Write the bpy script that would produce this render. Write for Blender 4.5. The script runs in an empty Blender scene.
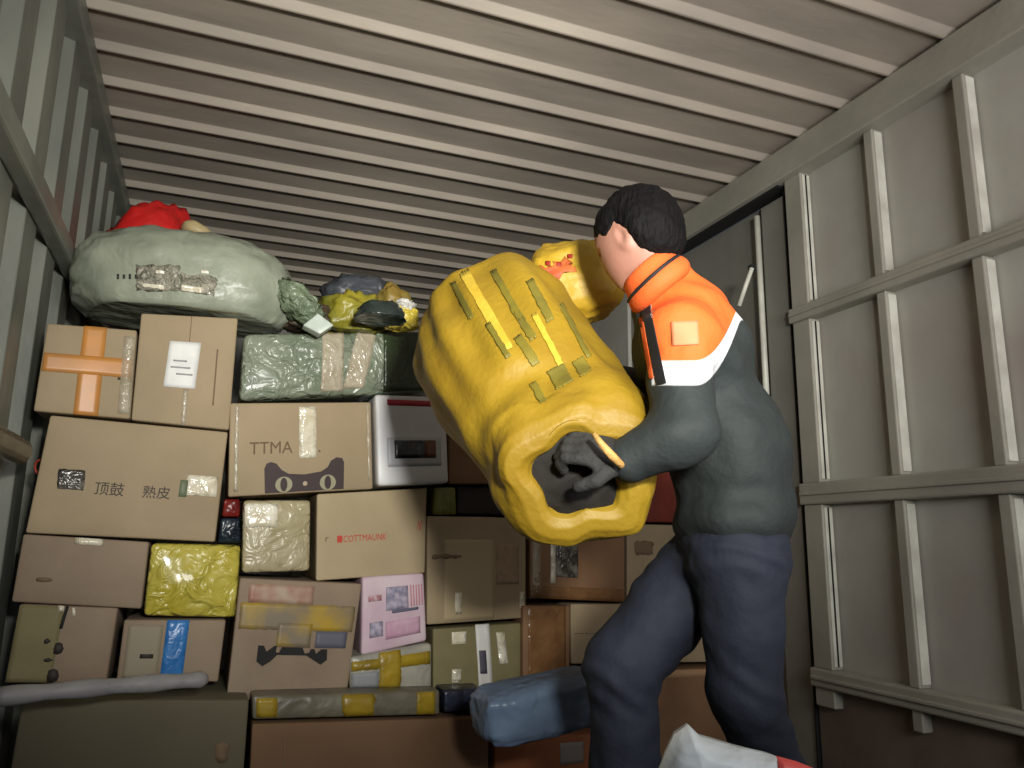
import bpy, bmesh, math, random
import numpy as np
from mathutils import Vector, noise

# ------------------------------------------------------------------ camera
FPX = 775.0
_y = np.array([(203 - 512) / FPX, -(538 - 384) / FPX, 1.0]); _y /= np.linalg.norm(_y)
_z = np.array([57 / FPX, 3884 / FPX, 1.0]); _z -= _z.dot(_y) * _y; _z /= np.linalg.norm(_z)
_x = -np.cross(_y, _z)
if _x[0] < 0: _x = -_x
RM = np.array([_x, _y, _z])            # world = RM @ (right, up, forward)
S = bpy.context.scene
COL = S.collection
cam = bpy.data.cameras.new('camera'); camo = bpy.data.objects.new('camera', cam); COL.objects.link(camo)
cam.sensor_width = 36; cam.lens = 36 * FPX / 1024; cam.clip_start = 0.02
from mathutils import Matrix
r, u, f = RM[:, 0], RM[:, 1], RM[:, 2]
camo.matrix_world = Matrix(((r[0], u[0], -f[0], 0), (r[1], u[1], -f[1], 0), (r[2], u[2], -f[2], 0), (0, 0, 0, 1)))
S.camera = camo

# ------------------------------------------------------------------ light
S.view_settings.view_transform = 'Standard'; S.view_settings.look = 'None'
S.view_settings.gamma = 1; S.view_settings.use_curve_mapping = False
S.view_settings.exposure = -0.12
w = bpy.data.worlds.new('world'); S.world = w; w.use_nodes = True
w.node_tree.nodes['Background'].inputs[0].default_value = (0.75, 0.85, 1.0, 1)
w.node_tree.nodes['Background'].inputs[1].default_value = 0.05

def area(name, loc, tgt, sx, sy, power, col, spread=180):
    l = bpy.data.lights.new(name, 'AREA'); l.shape = 'RECTANGLE'; l.size = sx; l.size_y = sy
    l.energy = power; l.color = col; l.spread = math.radians(spread)
    o = bpy.data.objects.new(name, l); COL.objects.link(o); o.location = loc
    o.rotation_euler = (Vector(tgt) - Vector(loc)).to_track_quat('-Z', 'Y').to_euler()
    return o
area('near_camera_light', (0.25, -0.45, 0.40), (0.58, 2.3, 0.84), 0.20, 0.15, 16.5, (1.0, 0.98, 0.90), 70)  # lamp put beside the camera, narrowed so the bottom rows stay dark
area('near_ceiling_fill', (1.05, -0.55, 0.40), (1.55, 0.75, 1.35), 1.0, 0.6, 26, (1.0, 0.95, 0.93), 150)  # fill lamp inside the body, added to brighten near ceiling and right wall
area('daylight_from_opening', (0.8, -1.6, 0.5), (0.8, 2.0, 0.1), 2.2, 1.5, 14, (0.86, 0.94, 1.0), 180)

# ------------------------------------------------------------------ helpers
XL, XR, ZC, ZF, YF, YN = -0.47, 2.0, 1.49, -0.80, 5.4, -1.7

def ray(px, py): return RM @ np.array([(px - 512) / FPX, -(py - 384) / FPX, 1.0])
def D(px, py, d): return ray(px, py) * d
def onY(px, py, Y):
    q = ray(px, py); return q * (Y / q[1])
def proj(P):
    c = np.asarray(P) @ RM
    return 512 + FPX * c[..., 0] / c[..., 2], 384 - FPX * c[..., 1] / c[..., 2]

def lin(c):
    def g(v):
        v /= 255.0
        return v / 12.92 if v <= 0.04045 else ((v + 0.055) / 1.055) ** 2.4
    return (g(c[0]), g(c[1]), g(c[2]), 1.0)

def nd(m, t, **k):
    n = m.node_tree.nodes.new(t)
    for a, b in k.items():
        if a in n.inputs: n.inputs[a].default_value = b
        else: setattr(n, a, b)
    return n
MATS = {}
def mat(name, c, rough=0.8, c2=None, scale=6.0, bump=0.0, bscale=40.0, metal=0.0, coat=0.0, alpha=1.0, stretch=(1, 1, 1), detail=4, bdist=0.01, lo=0.35, hi=0.7, spec=0.5, crinkle=0.0, cscale=12, trans=0.0):
    if name in MATS: return MATS[name]
    m = bpy.data.materials.new(name); m.use_nodes = True; MATS[name] = m
    b = m.node_tree.nodes['Principled BSDF']; L = m.node_tree.links.new
    b.inputs['Roughness'].default_value = rough; b.inputs['Metallic'].default_value = metal
    b.inputs['Coat Weight'].default_value = coat; b.inputs['Alpha'].default_value = alpha
    b.inputs['Coat Roughness'].default_value = 0.06
    b.inputs['Specular IOR Level'].default_value = spec
    b.inputs['Transmission Weight'].default_value = trans
    tc = nd(m, 'ShaderNodeTexCoord'); mp = nd(m, 'ShaderNodeMapping'); mp.inputs['Scale'].default_value = stretch
    L(tc.outputs['Object'], mp.inputs[0])
    c = lin(c)
    if c2:
        n = nd(m, 'ShaderNodeTexNoise', Scale=scale, Detail=detail); L(mp.outputs[0], n.inputs['Vector'])
        mr = nd(m, 'ShaderNodeMapRange'); mr.inputs[1].default_value = lo; mr.inputs[2].default_value = hi
        L(n.outputs[0], mr.inputs[0])
        mx = nd(m, 'ShaderNodeMix', data_type='RGBA'); mx.inputs[6].default_value = c; mx.inputs[7].default_value = lin(c2)
        L(mr.outputs[0], mx.inputs[0]); L(mx.outputs[2], b.inputs['Base Color'])
    else: b.inputs['Base Color'].default_value = c
    last = None
    if bump:
        n2 = nd(m, 'ShaderNodeTexNoise', Scale=bscale, Detail=3.0); L(mp.outputs[0], n2.inputs['Vector'])
        bp = nd(m, 'ShaderNodeBump', Strength=bump, Distance=bdist); L(n2.outputs[0], bp.inputs['Height'])
        last = bp
    if crinkle:
        n3 = nd(m, 'ShaderNodeTexNoise', Scale=cscale, Detail=2.0, Distortion=1.2); L(mp.outputs[0], n3.inputs['Vector'])
        v = nd(m, 'ShaderNodeTexVoronoi', feature='DISTANCE_TO_EDGE', Scale=cscale * 1.3)
        L(n3.outputs[1], v.inputs['Vector'])
        bp = nd(m, 'ShaderNodeBump', Strength=crinkle, Distance=0.035); L(n3.outputs[0], bp.inputs['Height'])
        if last: L(last.outputs[0], bp.inputs['Normal'])
        last = bp
    if last: L(last.outputs[0], b.inputs['Normal'])
    return m

def mesh(name, V, Fc, m=None, parent=None, smooth=False, idx=None):
    me = bpy.data.meshes.new(name)
    V = [tuple(float(a) for a in v) for v in V]
    me.from_pydata(V, [], [tuple(int(i) for i in q) for q in Fc]); me.validate(); me.update()
    for mm in (m if isinstance(m, (list, tuple)) else [m]):
        if mm: me.materials.append(mm)
    if smooth: me.polygons.foreach_set('use_smooth', [True] * len(me.polygons))
    if idx is not None and len(idx) == len(me.polygons): me.polygons.foreach_set('material_index', [int(i) for i in idx])
    o = bpy.data.objects.new(name, me); COL.objects.link(o)
    if parent is not None: put(o, parent)
    return o
def put(o, parent):
    """parent o (built in world coordinates) keeping it where it is"""
    o.parent = parent
    bpy.context.view_layer.update()
    o.matrix_parent_inverse = parent.matrix_world.inverted()
def recentre(o, loc):
    loc = Vector(loc); o.data.transform(Matrix.Translation(-loc)); o.location = loc; return o
def empty(name, loc, label=None, cat=None, group=None):
    o = bpy.data.objects.new(name, None); COL.objects.link(o); o.location = loc; o.empty_display_size = 0.05
    bpy.context.view_layer.update()
    tag(o, label, cat, group); return o
def tag(o, label=None, cat=None, group=None, kind=None):
    if label: o['label'] = label
    if cat: o['category'] = cat
    if group: o['group'] = group
    if kind: o['kind'] = kind
    return o
class MB:
    def __init__(s): s.V = []; s.F = []
    def add(s, V, F):
        n = len(s.V); s.V += [tuple(v) for v in V]; s.F += [tuple(i + n for i in q) for q in F]; return s
    def box(s, a, b):
        x0, y0, z0 = a; x1, y1, z1 = b
        return s.add([(x0, y0, z0), (x1, y0, z0), (x1, y1, z0), (x0, y1, z0), (x0, y0, z1), (x1, y0, z1), (x1, y1, z1), (x0, y1, z1)],
                     [(0, 3, 2, 1), (4, 5, 6, 7), (0, 1, 5, 4), (1, 2, 6, 5), (2, 3, 7, 6), (3, 0, 4, 7)])
    def build(s, name, m, parent=None, smooth=False): return mesh(name, s.V, s.F, m, parent, smooth)
def bev(o, wd, seg=2):
    b = o.modifiers.new('bevel', 'BEVEL'); b.width = wd; b.segments = seg; b.limit_method = 'ANGLE'; return o
def tube(name, pts, rad, m, parent=None, n=10, closed=False):
    P = [np.array(p, float) for p in pts]; V = []; F = []
    N = len(P); R_ = rad if hasattr(rad, '__len__') else [rad] * N
    ref = np.array([0.13, 0.21, 0.97])
    for i in range(N):
        t = P[(i + 1) % N] - P[i - 1] if closed else P[min(i + 1, N - 1)] - P[max(i - 1, 0)]
        t /= np.linalg.norm(t) + 1e-9
        a = np.cross(t, ref)
        if np.linalg.norm(a) < 0.1: a = np.cross(t, [1, 0, 0])
        a /= np.linalg.norm(a); b = np.cross(t, a)
        for k in range(n):
            q = 2 * math.pi * k / n; V.append(P[i] + R_[i] * (math.cos(q) * a + math.sin(q) * b))
    for i in range(N if closed else N - 1):
        j = (i + 1) % N
        for k in range(n): F.append((i * n + k, i * n + (k + 1) % n, j * n + (k + 1) % n, j * n + k))
    if not closed: F += [tuple(range(n - 1, -1, -1)), tuple((N - 1) * n + k for k in range(n))]
    return mesh(name, V, F, m, parent, True)
def nz(p, s=1.0, seed=0.0):
    return noise.noise(Vector((p[0] * s + seed, p[1] * s + seed * 1.7, p[2] * s - seed)))

# ------------------------------------------------------------------ materials
paint = mat('painted_steel', (168, 165, 152), 0.55, (150, 148, 136), 3.0, 0.15, 30, stretch=(1, 1, 1.4))
paint_ceiling = mat('ceiling_paint', (176, 166, 152), 0.6, (146, 138, 128), 2.2, 0.1, 25, stretch=(0.6, 2, 1))
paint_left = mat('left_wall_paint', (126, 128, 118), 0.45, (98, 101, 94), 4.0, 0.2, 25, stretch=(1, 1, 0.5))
paint_panel = mat('panel_paint', (182, 182, 172), 0.6, (166, 160, 152), 2.5, 0.12, 20)
paint_low = mat('kick_plate_paint', (122, 108, 98), 0.6, (94, 82, 76), 4.0, 0.1, 20)
door_m = mat('door_paint', (142, 141, 132), 0.5, (122, 121, 114), 3.0, 0.1, 20)
bright = mat('lit_face_and_rod_metal', (225, 225, 212), 0.4, (190, 188, 176), 9.0)  # pale metal of door rod and handle; also colours the lit post faces
rubber = mat('rubber_black', (22, 22, 22), 0.8)
floor_m = mat('plywood_floor', (84, 68, 54), 0.8, (58, 46, 38), 8.0, 0.2, 40, stretch=(6, 1, 1))
KR = [mat('kraft_card', (157, 139, 110), 0.75, (145, 128, 101), 5.0, 0.12, 60),
      mat('kraft_card_pale', (174, 157, 126), 0.75, (162, 145, 115), 5.0, 0.12, 60),
      mat('kraft_card_grey', (142, 124, 104), 0.75, (126, 108, 90), 5.0, 0.12, 60),
      mat('kraft_card_brown', (136, 103, 74), 0.75, (118, 88, 62), 5.0, 0.12, 60),
      mat('kraft_card_olive', (128, 120, 84), 0.75, (110, 102, 72), 5.0, 0.12, 60)]
tape_clear = mat('clear_tape', (212, 202, 180), 0.22, (180, 165, 138), 18, 0.0, alpha=0.5, crinkle=0.35, cscale=30, spec=0.9)
tape_glint = mat('clear_tape_glint', (232, 228, 210), 0.18, (196, 184, 156), 16, crinkle=0.4, cscale=22, spec=0.9)  # clear tape with its bright reflection put into a pale base colour
tape_brown = mat('brown_tape', (128, 92, 58), 0.25, (108, 76, 48), 18, crinkle=0.2, cscale=20, spec=0.7)
tape_grey = mat('grey_tape', (66, 62, 56), 0.25, (120, 116, 106), 26, crinkle=0.5, cscale=26, spec=0.9, lo=.45, hi=.6)
label_m = mat('paper_label', (222, 222, 218), 0.6, (210, 210, 208), 30)
ink = mat('black_ink', (48, 42, 38), 0.7)
ink_faint = mat('faint_ink', (112, 92, 70), 0.8)
ink_red = mat('red_ink', (186, 62, 50), 0.7)
ink_grey = mat('grey_ink', (150, 150, 150), 0.8)

# ------------------------------------------------------------------ the lorry body
fl = MB().box((XL - .05, YN, ZF - .05), (XR + .05, YF, ZF)).build('floor', floor_m); tag(fl, kind='structure')
fw = MB()
n = 12
for i in range(n):
    x0 = XL + (XR - XL) * i / n; x1 = XL + (XR - XL) * (i + .5) / n; x2 = XL + (XR - XL) * (i + 1) / n
    fw.box((x0, YF, ZF), (x1, YF + .05, ZC)); fw.box((x1, YF + .03, ZF), (x2, YF + .05, ZC))
tag(fw.build('wall_front', door_m), kind='structure')

def profile_sheet(name, m, kind, s0, s1, pitch, flat, dep, lo, hi, at_, thick=0.006):
    """corrugated sheet: profile along s (world Y), swept between lo and hi"""
    pr = []; s = s0; sl = 0.024
    while s < s1:
        pr += [(s, 0), (s + flat, 0), (s + flat + sl, dep), (s + pitch - sl, dep)]; s += pitch
    V = []; F = []
    for (a, b) in pr:
        V += [at_(a, b, lo), at_(a, b, hi)]
    for i in range(len(pr) - 1): F.append((2 * i, 2 * i + 1, 2 * i + 3, 2 * i + 2))
    o = mesh(name, V, F, m); so = o.modifiers.new('thick', 'SOLIDIFY'); so.thickness = thick; so.offset = 0
    bev(o, 0.004, 2)
    return tag(o, kind=kind)
# ceiling: ribs hang below the sheet and run across the body
ceil = profile_sheet('ceiling', paint_ceiling, 'structure', YN, YF, 0.206, 0.006, 0.020, XL, XR,
                     lambda a, b, c: (c, a + .062, ZC + b))
cap = MB().box((XL - .05, YN, ZC + .06), (XR + .05, YF + .05, ZC + .08)).build('trim_1', paint_ceiling); tag(cap, kind='structure')
# right beam, ceiling to wall
bm_ = bev(MB().box((XR - .075, YN, 1.365), (XR + .03, YF, ZC - .005)).build('trim_2', paint), .006); tag(bm_, kind='structure')
bl = bev(MB().box((XL - .03, YN, ZC - .075), (XL + .035, YF, ZC - .005)).build('trim_3', paint_left), .006); tag(bl, kind='structure')
# left corrugated wall
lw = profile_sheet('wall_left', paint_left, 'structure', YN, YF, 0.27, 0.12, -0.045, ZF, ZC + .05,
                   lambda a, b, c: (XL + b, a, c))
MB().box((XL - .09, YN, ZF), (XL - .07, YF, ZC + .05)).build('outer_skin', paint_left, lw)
rl = bev(MB().box((XL + .004, YN, .775), (XL + .05, YF, .835)).build('rail', paint_left, lw), .008)
tube('rail', [(XL + .035, YN, .20), (XL + .035, 2.17, .20)], .033, mat('pipe_paint', (150, 150, 145), .25, (120, 120, 114), 9), lw, 16)
bev(MB().box((XL + .004, YN, -.46), (XL + .05, 2.1, -.40)).build('rail', paint_left, lw), .008)
# right wall: sheet with rails and posts
PW = XR - .045
Yd0 = 2.22
wr = MB().box((XR, YN, -.44), (XR + .03, Yd0, 1.45)).build('wall_right', paint_panel); tag(wr, kind='structure')
MB().box((XR, Yd0 + 1.25, ZF), (XR + .03, YF, 1.45)).build('sheet', paint_panel, wr)
bev(MB().box((XR - .01, YN, ZF), (XR + .03, Yd0, -.44)).build('kick_plate', paint_low, wr), .004)
for z0, z1 in ((.80, .855), (.14, .215), (-.46, -.40)):
    bev(MB().box((PW - .012, YN, z0), (XR, 2.20, z1)).build('rail', paint, wr), .007)
    bev(MB().box((PW - .02, YN, (z0 + z1) / 2 - .006), (PW - .008, 2.19, (z0 + z1) / 2 + .006)).build('rail_bead', paint, wr), .003)
py = 2.105
k = 0
while py > YN:
    wd = .085 if k == 0 else .036
    for z0, z1 in ((.855, 1.365), (.215, .80), (-.40, .14), (-.52, -.46)):
        lo_ = z0
        bev(MB().box((PW, py, lo_), (XR, py + wd, z1)).build('post', paint, wr), .004)
        if z0 > -.5: MB().box((PW + .006, py - .006, lo_ + .012), (XR - .006, py, z1 - .012)).build('post_lit_face', bright, wr)  # lit near side of the post, put in as a pale strip
        if k == 0 and z0 > -.5: MB().box((PW + .018, py - .010, lo_ + .012), (PW + .022, py - .006, z1 - .012)).build('post_gap', rubber, wr)
    py -= .338; k += 1
# side door beyond the first post
dr = MB().box((XR + .02, Yd0 + .02, ZF + .02), (XR + .05, Yd0 + 1.25, 1.35)).build('door_1', door_m); tag(dr, kind='structure')
bev(MB().box((XR - .012, Yd0 + .012, ZF), (XR + .03, Yd0 + .15, 1.335)).build('door_jamb_panel', door_m, dr), .004)
MB().box((XR - .02, Yd0 + .004, ZF), (XR + .02, Yd0 + .010, 1.36)).build('door_seal', rubber, dr)
MB().box((XR - .05, Yd0, 1.355), (XR + .02, Yd0 + 1.25, 1.364)).build('door_seal', rubber, dr)
tube('door_rod', [(XR - .028, Yd0 + .155, 1.30), (XR - .028, Yd0 + .155, .25)], .012, bright, dr, 10)
tube('door_handle', [D(752, 268, 2.75), D(746, 285, 2.75), D(739, 306, 2.75)], .008, bright, dr, 8)
bev(MB().box(tuple(D(752, 268, 2.76) - .011), tuple(D(752, 268, 2.76) + .011)).build('handle_bracket', rubber, dr), .004)

# ------------------------------------------------------------------ parcels
YS, KS = 2.27, 0.20
NF = np.array([KS, -1, 0.0]); NF /= np.linalg.norm(NF)
def Fp(px, py, off=0.0):
    """point on the front of the cargo stack (a slightly angled upright plane), off metres nearer"""
    q = ray(px, py); t = (YS - KS * XL - off) / (q[1] - KS * q[0]); return q * t

class Parcel:
    def __init__(s, kind, part, label, cat, quad, depth, m, off=0.0, group=None, r=0.006, bulge=0.004, wob=0.003, seed=0, single=False, tofloor=False, pts=None, back=None):
        Q = [Fp(*p, off) for p in quad] if pts is None else [np.array(p, float) for p in pts]
        s.n = np.cross(Q[1] - Q[0], Q[3] - Q[0]); s.n /= np.linalg.norm(s.n)
        if s.n[1] > 0: s.n = -s.n
        if tofloor:
            Q[2][2] = Q[3][2] = ZF + .001
        s.Q = Q; s.W = (np.linalg.norm(Q[1] - Q[0]) + np.linalg.norm(Q[2] - Q[3])) / 2
        s.H = (np.linalg.norm(Q[3] - Q[0]) + np.linalg.norm(Q[2] - Q[1])) / 2
        s.D = depth; s.b = bulge; s.wob = wob; s.seed = seed + 3.3; s.r = r
        bk = np.array([0, 1.0, 0]) if back is None else np.array(back)
        s.bk = bk
        base = (Q[2] + Q[3]) / 2 + bk * depth / 2
        hx, hy, hz = s.W / 2, s.H / 2, depth / 2
        def ax(h):
            e = [-h, -h + r * .3, -h + r]; nseg = max(4, int(2 * h / 0.03))
            return e + [(-h + r) + (2 * (h - r)) * i / nseg for i in range(1, nseg)] + [h - r, h - r * .3, h]
        A = [ax(hx), ax(hy), ax(hz)]; H = np.array([hx, hy, hz])
        bm = bmesh.new()
        for a in range(3):
            b_, c_ = (a + 1) % 3, (a + 2) % 3
            for sg in (-1, 1):
                g = []
                for vb in A[b_]:
                    row = []
                    for vc in A[c_]:
                        p = np.zeros(3); p[a] = sg * H[a]; p[b_] = vb; p[c_] = vc
                        inn = np.clip(p, -(H - r), H - r); d = p - inn; l = np.linalg.norm(d)
                        if l > 1e-9: p = inn + d / l * r
                        row.append(bm.verts.new(tuple(s.place(p))))
                    g.append(row)
                for i in range(len(g) - 1):
                    for j in range(len(g[0]) - 1):
                        q = [g[i][j], g[i + 1][j], g[i + 1][j + 1], g[i][j + 1]]
                        if sg < 0: q.reverse()
                        bm.faces.new(q)
        bmesh.ops.remove_doubles(bm, verts=bm.verts, dist=1e-5)
        bmesh.ops.recalc_face_normals(bm, faces=bm.faces)
        me = bpy.data.meshes.new(part); bm.to_mesh(me); bm.free(); me.materials.append(m)
        me.polygons.foreach_set('use_smooth', [True] * len(me.polygons))
        o = bpy.data.objects.new(kind if single else part, me); COL.objects.link(o)
        if single:
            recentre(o, base); tag(o, label, cat, group); s.root = o; bpy.context.view_layer.update()
        else:
            s.root = empty(kind, base, label, cat, group); put(o, s.root)
        s.body = o
    def place(s, p):
        u, v, w = p[0] / s.W + .5, .5 - p[1] / s.H, (p[2] + s.D / 2) / s.D     # w: 0 front, 1 back
        Q = s.Q
        P = (Q[0] * (1 - u) + Q[1] * u) * (1 - v) + (Q[3] * (1 - u) + Q[2] * u) * v
        P = P + s.bk * (w * s.D)
        uc, vc, wc = (np.clip(t, 0, 1) for t in (u, v, w))
        fu, fv, fw_ = 4 * uc * (1 - uc), 4 * vc * (1 - vc), 4 * wc * (1 - wc)
        k = s.wob * nz(P, 9, s.seed)
        P = P - s.bk * ((s.b * fu * fv + k * fu * fv) * (1 - 2 * w))
        return P
    def at(s, u, v, e=0.0012):
        p = s.place(np.array([(u - .5) * s.W, (.5 - v) * s.H, -s.D / 2])); return p - s.bk * e
    def decal(s, name, u0, v0, u1, v1, m, e=0.0012, label=None, skew=0.0, jag=0.0):
        nu, nv = max(2, int(abs(u1 - u0) * s.W / .012)), max(2, int(abs(v1 - v0) * s.H / .012))
        V = []; F = []
        for j in range(nv + 1):
            for i in range(nu + 1):
                a, b = u0 + (u1 - u0) * i / nu, v0 + (v1 - v0) * j / nv
                a += skew * (b - v0)
                if jag and (i in (0, nu) or j in (0, nv)):
                    a += jag * nz((i * 1.7, j * 2.3, 0), .9, 2.1); b += jag * nz((j * 1.9, i * 2.9, 3), .9, 4.1)
                V.append(s.at(a, b, e))
        for j in range(nv):
            for i in range(nu):
                q = j * (nu + 1) + i; F.append((q, q + 1, q + nu + 2, q + nu + 1))
        o = mesh(name, V, F, m, s.root, True)
        so = o.modifiers.new('thick', 'SOLIDIFY'); so.thickness = .0006; so.offset = 1
        if label: o['label'] = label
        return o
    def poly(s, name, pts, m, e=0.0016):
        V = [s.at(a, b, e) for a, b in pts]
        o = mesh(name, V, [tuple(range(len(V)))], m, s.root)
        so = o.modifiers.new('thick', 'SOLIDIFY'); so.thickness = .0005; so.offset = 0
        return o
    def text(s, body, u, v, h, m, e=0.0018, squash=1.0, name='printed_text', slant=0.0, spacing=1.0):
        cu = bpy.data.curves.new('t', 'FONT'); cu.body = body; cu.size = 1.0; cu.resolution_u = 2; cu.space_character = spacing
        to = bpy.data.objects.new('t', cu); COL.objects.link(to)
        bpy.context.view_layer.update()
        me = bpy.data.meshes.new_from_object(to.evaluated_get(bpy.context.evaluated_depsgraph_get()))
        bpy.data.objects.remove(to)
        if not me.vertices: return None
        V = [s.at(u + (p.co.x * h * squash + slant * p.co.y * h) / s.W, v - p.co.y * h / s.H, e) for p in me.vertices]
        F = [tuple(q.vertices) for q in me.polygons]
        bpy.data.meshes.remove(me)
        return mesh(name, V, F, m, s.root)

GB = 'cardboard parcels stacked across the load'
def carton(label, quad, m, depth=.34, off=0.0, single=False, **k):
    return Parcel('cardboard_box', 'carton', label, 'box', quad, depth, m, off, group=GB, single=single, seed=len(bpy.data.objects) * .37, **k)

# -- big box, left
b = carton('largest brown cardboard box against the left wall with dark Chinese lettering', [(50, 415), (228, 432), (215, 542), (25, 533)], KR[0], .42)
b.text('顶鼓', .295, .64, .038, ink, squash=.95); b.text('熟皮', .55, .64, .036, ink)
b.decal('grey_tape_scrap', .10, .45, .235, .62, tape_grey, skew=.05, jag=.01)
b.decal('clear_tape', .79, .42, .975, .60, tape_glint)
b.decal('green_stamp', .755, .47, .80, .62, mat('green_ink', (104, 114, 88), .6), e=.0014)
# -- orange stained box
b = carton('squat box crossed with orange tape, upper left beside the wall', [(47, 323), (137, 330), (130, 419), (33, 411)], KR[0], .36)
org = mat('orange_tape', (196, 132, 62), .4, (172, 122, 70), 14, lo=.3, hi=.7)
b.decal('orange_tape', .40, .0, .66, 1, org); b.decal('orange_tape', .02, .34, .98, .55, org, e=.0018)
b.decal('paper_label', .83, .42, .96, .58, mat('dark_label', (74, 74, 60), .6)); b.decal('clear_tape', .86, .08, .99, .95, tape_clear, e=.002)
# -- labelled box
b = carton('upright brown box with a white shipping label, top row left', [(141, 313), (238, 318), (229, 430), (131, 420)], KR[0], .36)
b.decal('shipping_label', .31, .25, .63, .67, label_m, skew=-.06)
for i, (a, c) in enumerate(((.36, .5), (.34, .54), (.40, .57))): b.decal('label_print', a, .42 + .06 * i, c, .435 + .06 * i, ink_grey, e=.0022)
b.decal('flap_slot', .80, .30, .815, .80, ink_faint); b.decal('clear_tape', .49, .68, .54, 1, tape_clear); b.decal('flap_seam', .505, .0, .512, .25, ink_faint)
# -- grey box under big box
b = carton('greyish wide box directly under the lettered box at the left wall', [(23, 534), (149, 542), (141, 609), (11, 602)], KR[2], .40)
b.decal('clear_tape', .40, .0, .62, .10, tape_glint); b.decal('printed_mark', .16, .62, .27, .68, ink_faint, jag=.02)
# -- yellow wrapped
ypl = mat('yellow_plastic', (178, 164, 56), .3, (192, 180, 84), 9, crinkle=.8, cscale=16, coat=1.0)
b = Parcel('plastic_parcel', 'wrapping', 'glossy yellow plastic wrapped parcel under the lettered box', 'parcel', [(151, 543), (241, 545), (236, 618), (143, 616)], .34, ypl, 0, group='plastic wrapped parcels in the load', r=.014, bulge=.014, wob=.012, single=True)
# -- lower left carton with seam and marks
b = carton('olive tinted box with an open centre seam, lowest visible row at left wall', [(20, 604), (118, 608), (106, 684), (5, 683)], KR[2], .36)
b.decal('card_panel', .0, .01, .44, .99, KR[4], e=.0006)
b.decal('open_seam', .455, .0, .49, .30, rubber, skew=-.1); b.decal('clear_tape', .38, .0, .44, .07, tape_glint); b.decal('clear_tape', .52, .02, .55, .12, tape_glint, skew=.2)
for a, c, d_, e_ in ((.31, .43, .36, .49), (.42, .48, .50, .62), (.34, .68, .42, .72), (.40, .82, .50, .98)): b.decal('printed_mark', a, c, d_, e_, ink, jag=.03)
# -- blue tape box
b = carton('small box with a bright blue tape strip under the yellow parcel', [(124, 620), (226, 620), (218, 682), (116, 682)], KR[2], .34, off=.01)
b.decal('blue_tape', .41, .0, .63, .93, mat('blue_tape', (44, 106, 172), .3, (60, 124, 190), 20, crinkle=.2, cscale=30), label='bright blue tape strip')
b.decal('printed_mark', .19, .55, .32, .62, ink); b.decal('card_panel', .05, .08, .38, .95, mat('pale_print', (142, 132, 112), .7), e=.0008)
# -- cat box
b = carton('box printed with a dark cat head outline, under the green wrapped box', [(230, 403), (371, 402), (373, 489), (228, 497)], KR[0], .36)
b.text('TTMA', .13, .56, .052, mat('brown_ink', (104, 80, 60), .8), squash=.92); b.text('.', .595, .56, .05, ink)
b.decal('clear_tape', .465, .05, .585, .62, tape_glint, label='shiny clear tape strip'); b.decal('clear_tape', .035, .02, .06, .95, tape_clear); b.decal('clear_tape', .965, .02, .985, .9, tape_clear)
catc = mat('dark_print', (58, 46, 46), .7)
b.poly('cat_print', [(.235, .985), (.23, .72), (.245, .665), (.275, .65), (.31, .67), (.345, .74), (.39, .785), (.50, .80), (.62, .775), (.665, .73), (.69, .66), (.73, .625), (.77, .635), (.785, .68), (.78, .98)], catc)
for cx in (.36, .665):
    b.poly('cat_eye', [(cx + .058 * math.cos(t), .90 + .085 * math.sin(t)) for t in np.linspace(0, 6.2, 20)], mat('eye_print', (150, 144, 120), .7), e=.0024)
    b.poly('cat_pupil', [(cx + .024 * math.cos(t), .90 + .075 * math.sin(t)) for t in np.linspace(0, 6.2, 16)], catc, e=.0030)
b.poly('cat_nose', [(.505 + .016 * math.cos(t), .90 + .025 * math.sin(t)) for t in np.linspace(0, 6.2, 12)], mat('nose_print', (170, 150, 132), .7), e=.0024)
# -- green wrapped box
gpl = mat('green_film', (128, 136, 118), .3, (100, 112, 94), 7, crinkle=.8, cscale=17, coat=1.0)
b = Parcel('plastic_parcel', 'wrapping', 'wide pale green film wrapped parcel on top of the cat printed box', 'parcel', [(244, 333), (430, 331), (432, 392), (239, 400)], .55, gpl, 0, group='plastic wrapped parcels in the load', r=.02, bulge=.014, wob=.014)
b.decal('clear_tape', .385, .02, .50, .93, tape_clear, e=.004, label='crumpled clear tape'); b.decal('clear_tape', .57, .02, .68, .9, tape_clear, e=.004, skew=-.08)
b.decal('dark_film_patch', .72, .02, .985, .97, mat('dark_green_film', (50, 62, 38), .3, (38, 50, 30), 8, crinkle=.3, cscale=10), e=.003, label='dark green film end')
# -- white box
b = carton('white retail box with a red stripe and small black window picture', [(375, 394), (446, 397), (449, 483), (378, 486)], mat('white_card', (216, 216, 218), .45, (200, 200, 206), 6), .30, off=.04, r=.012)
b.decal('red_stripe', .16, .055, .86, .12, mat('stripe_red', (168, 36, 52), .5), label='dark red stripe'); b.decal('window_picture', .24, .51, .82, .71, mat('window_black', (24, 26, 26), .3, (70, 92, 96), 40, lo=.5, hi=.75), label='black window picture')
b.decal('window_picture', .66, .52, .82, .70, mat('window_brown', (112, 66, 50), .4), e=.002); b.decal('window_border', .14, .48, .90, .80, mat('pale_grey_print', (176, 178, 184), .5), e=.0007)
# -- small shiny wrapped
b = Parcel('plastic_parcel', 'carton', 'small square box in glossy clear film beneath the cat print', 'parcel', [(243, 500), (311, 500), (310, 571), (242, 573)], .32, mat('film_over_card', (162, 150, 114), .3, (182, 172, 142), 9, crinkle=.55, cscale=18, coat=1.0), 0.0, group='plastic wrapped parcels in the load', r=.012, bulge=.008, wob=.008)
b.decal('clear_tape', .03, .05, .5, .38, tape_glint, e=.003, jag=.02)
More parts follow.
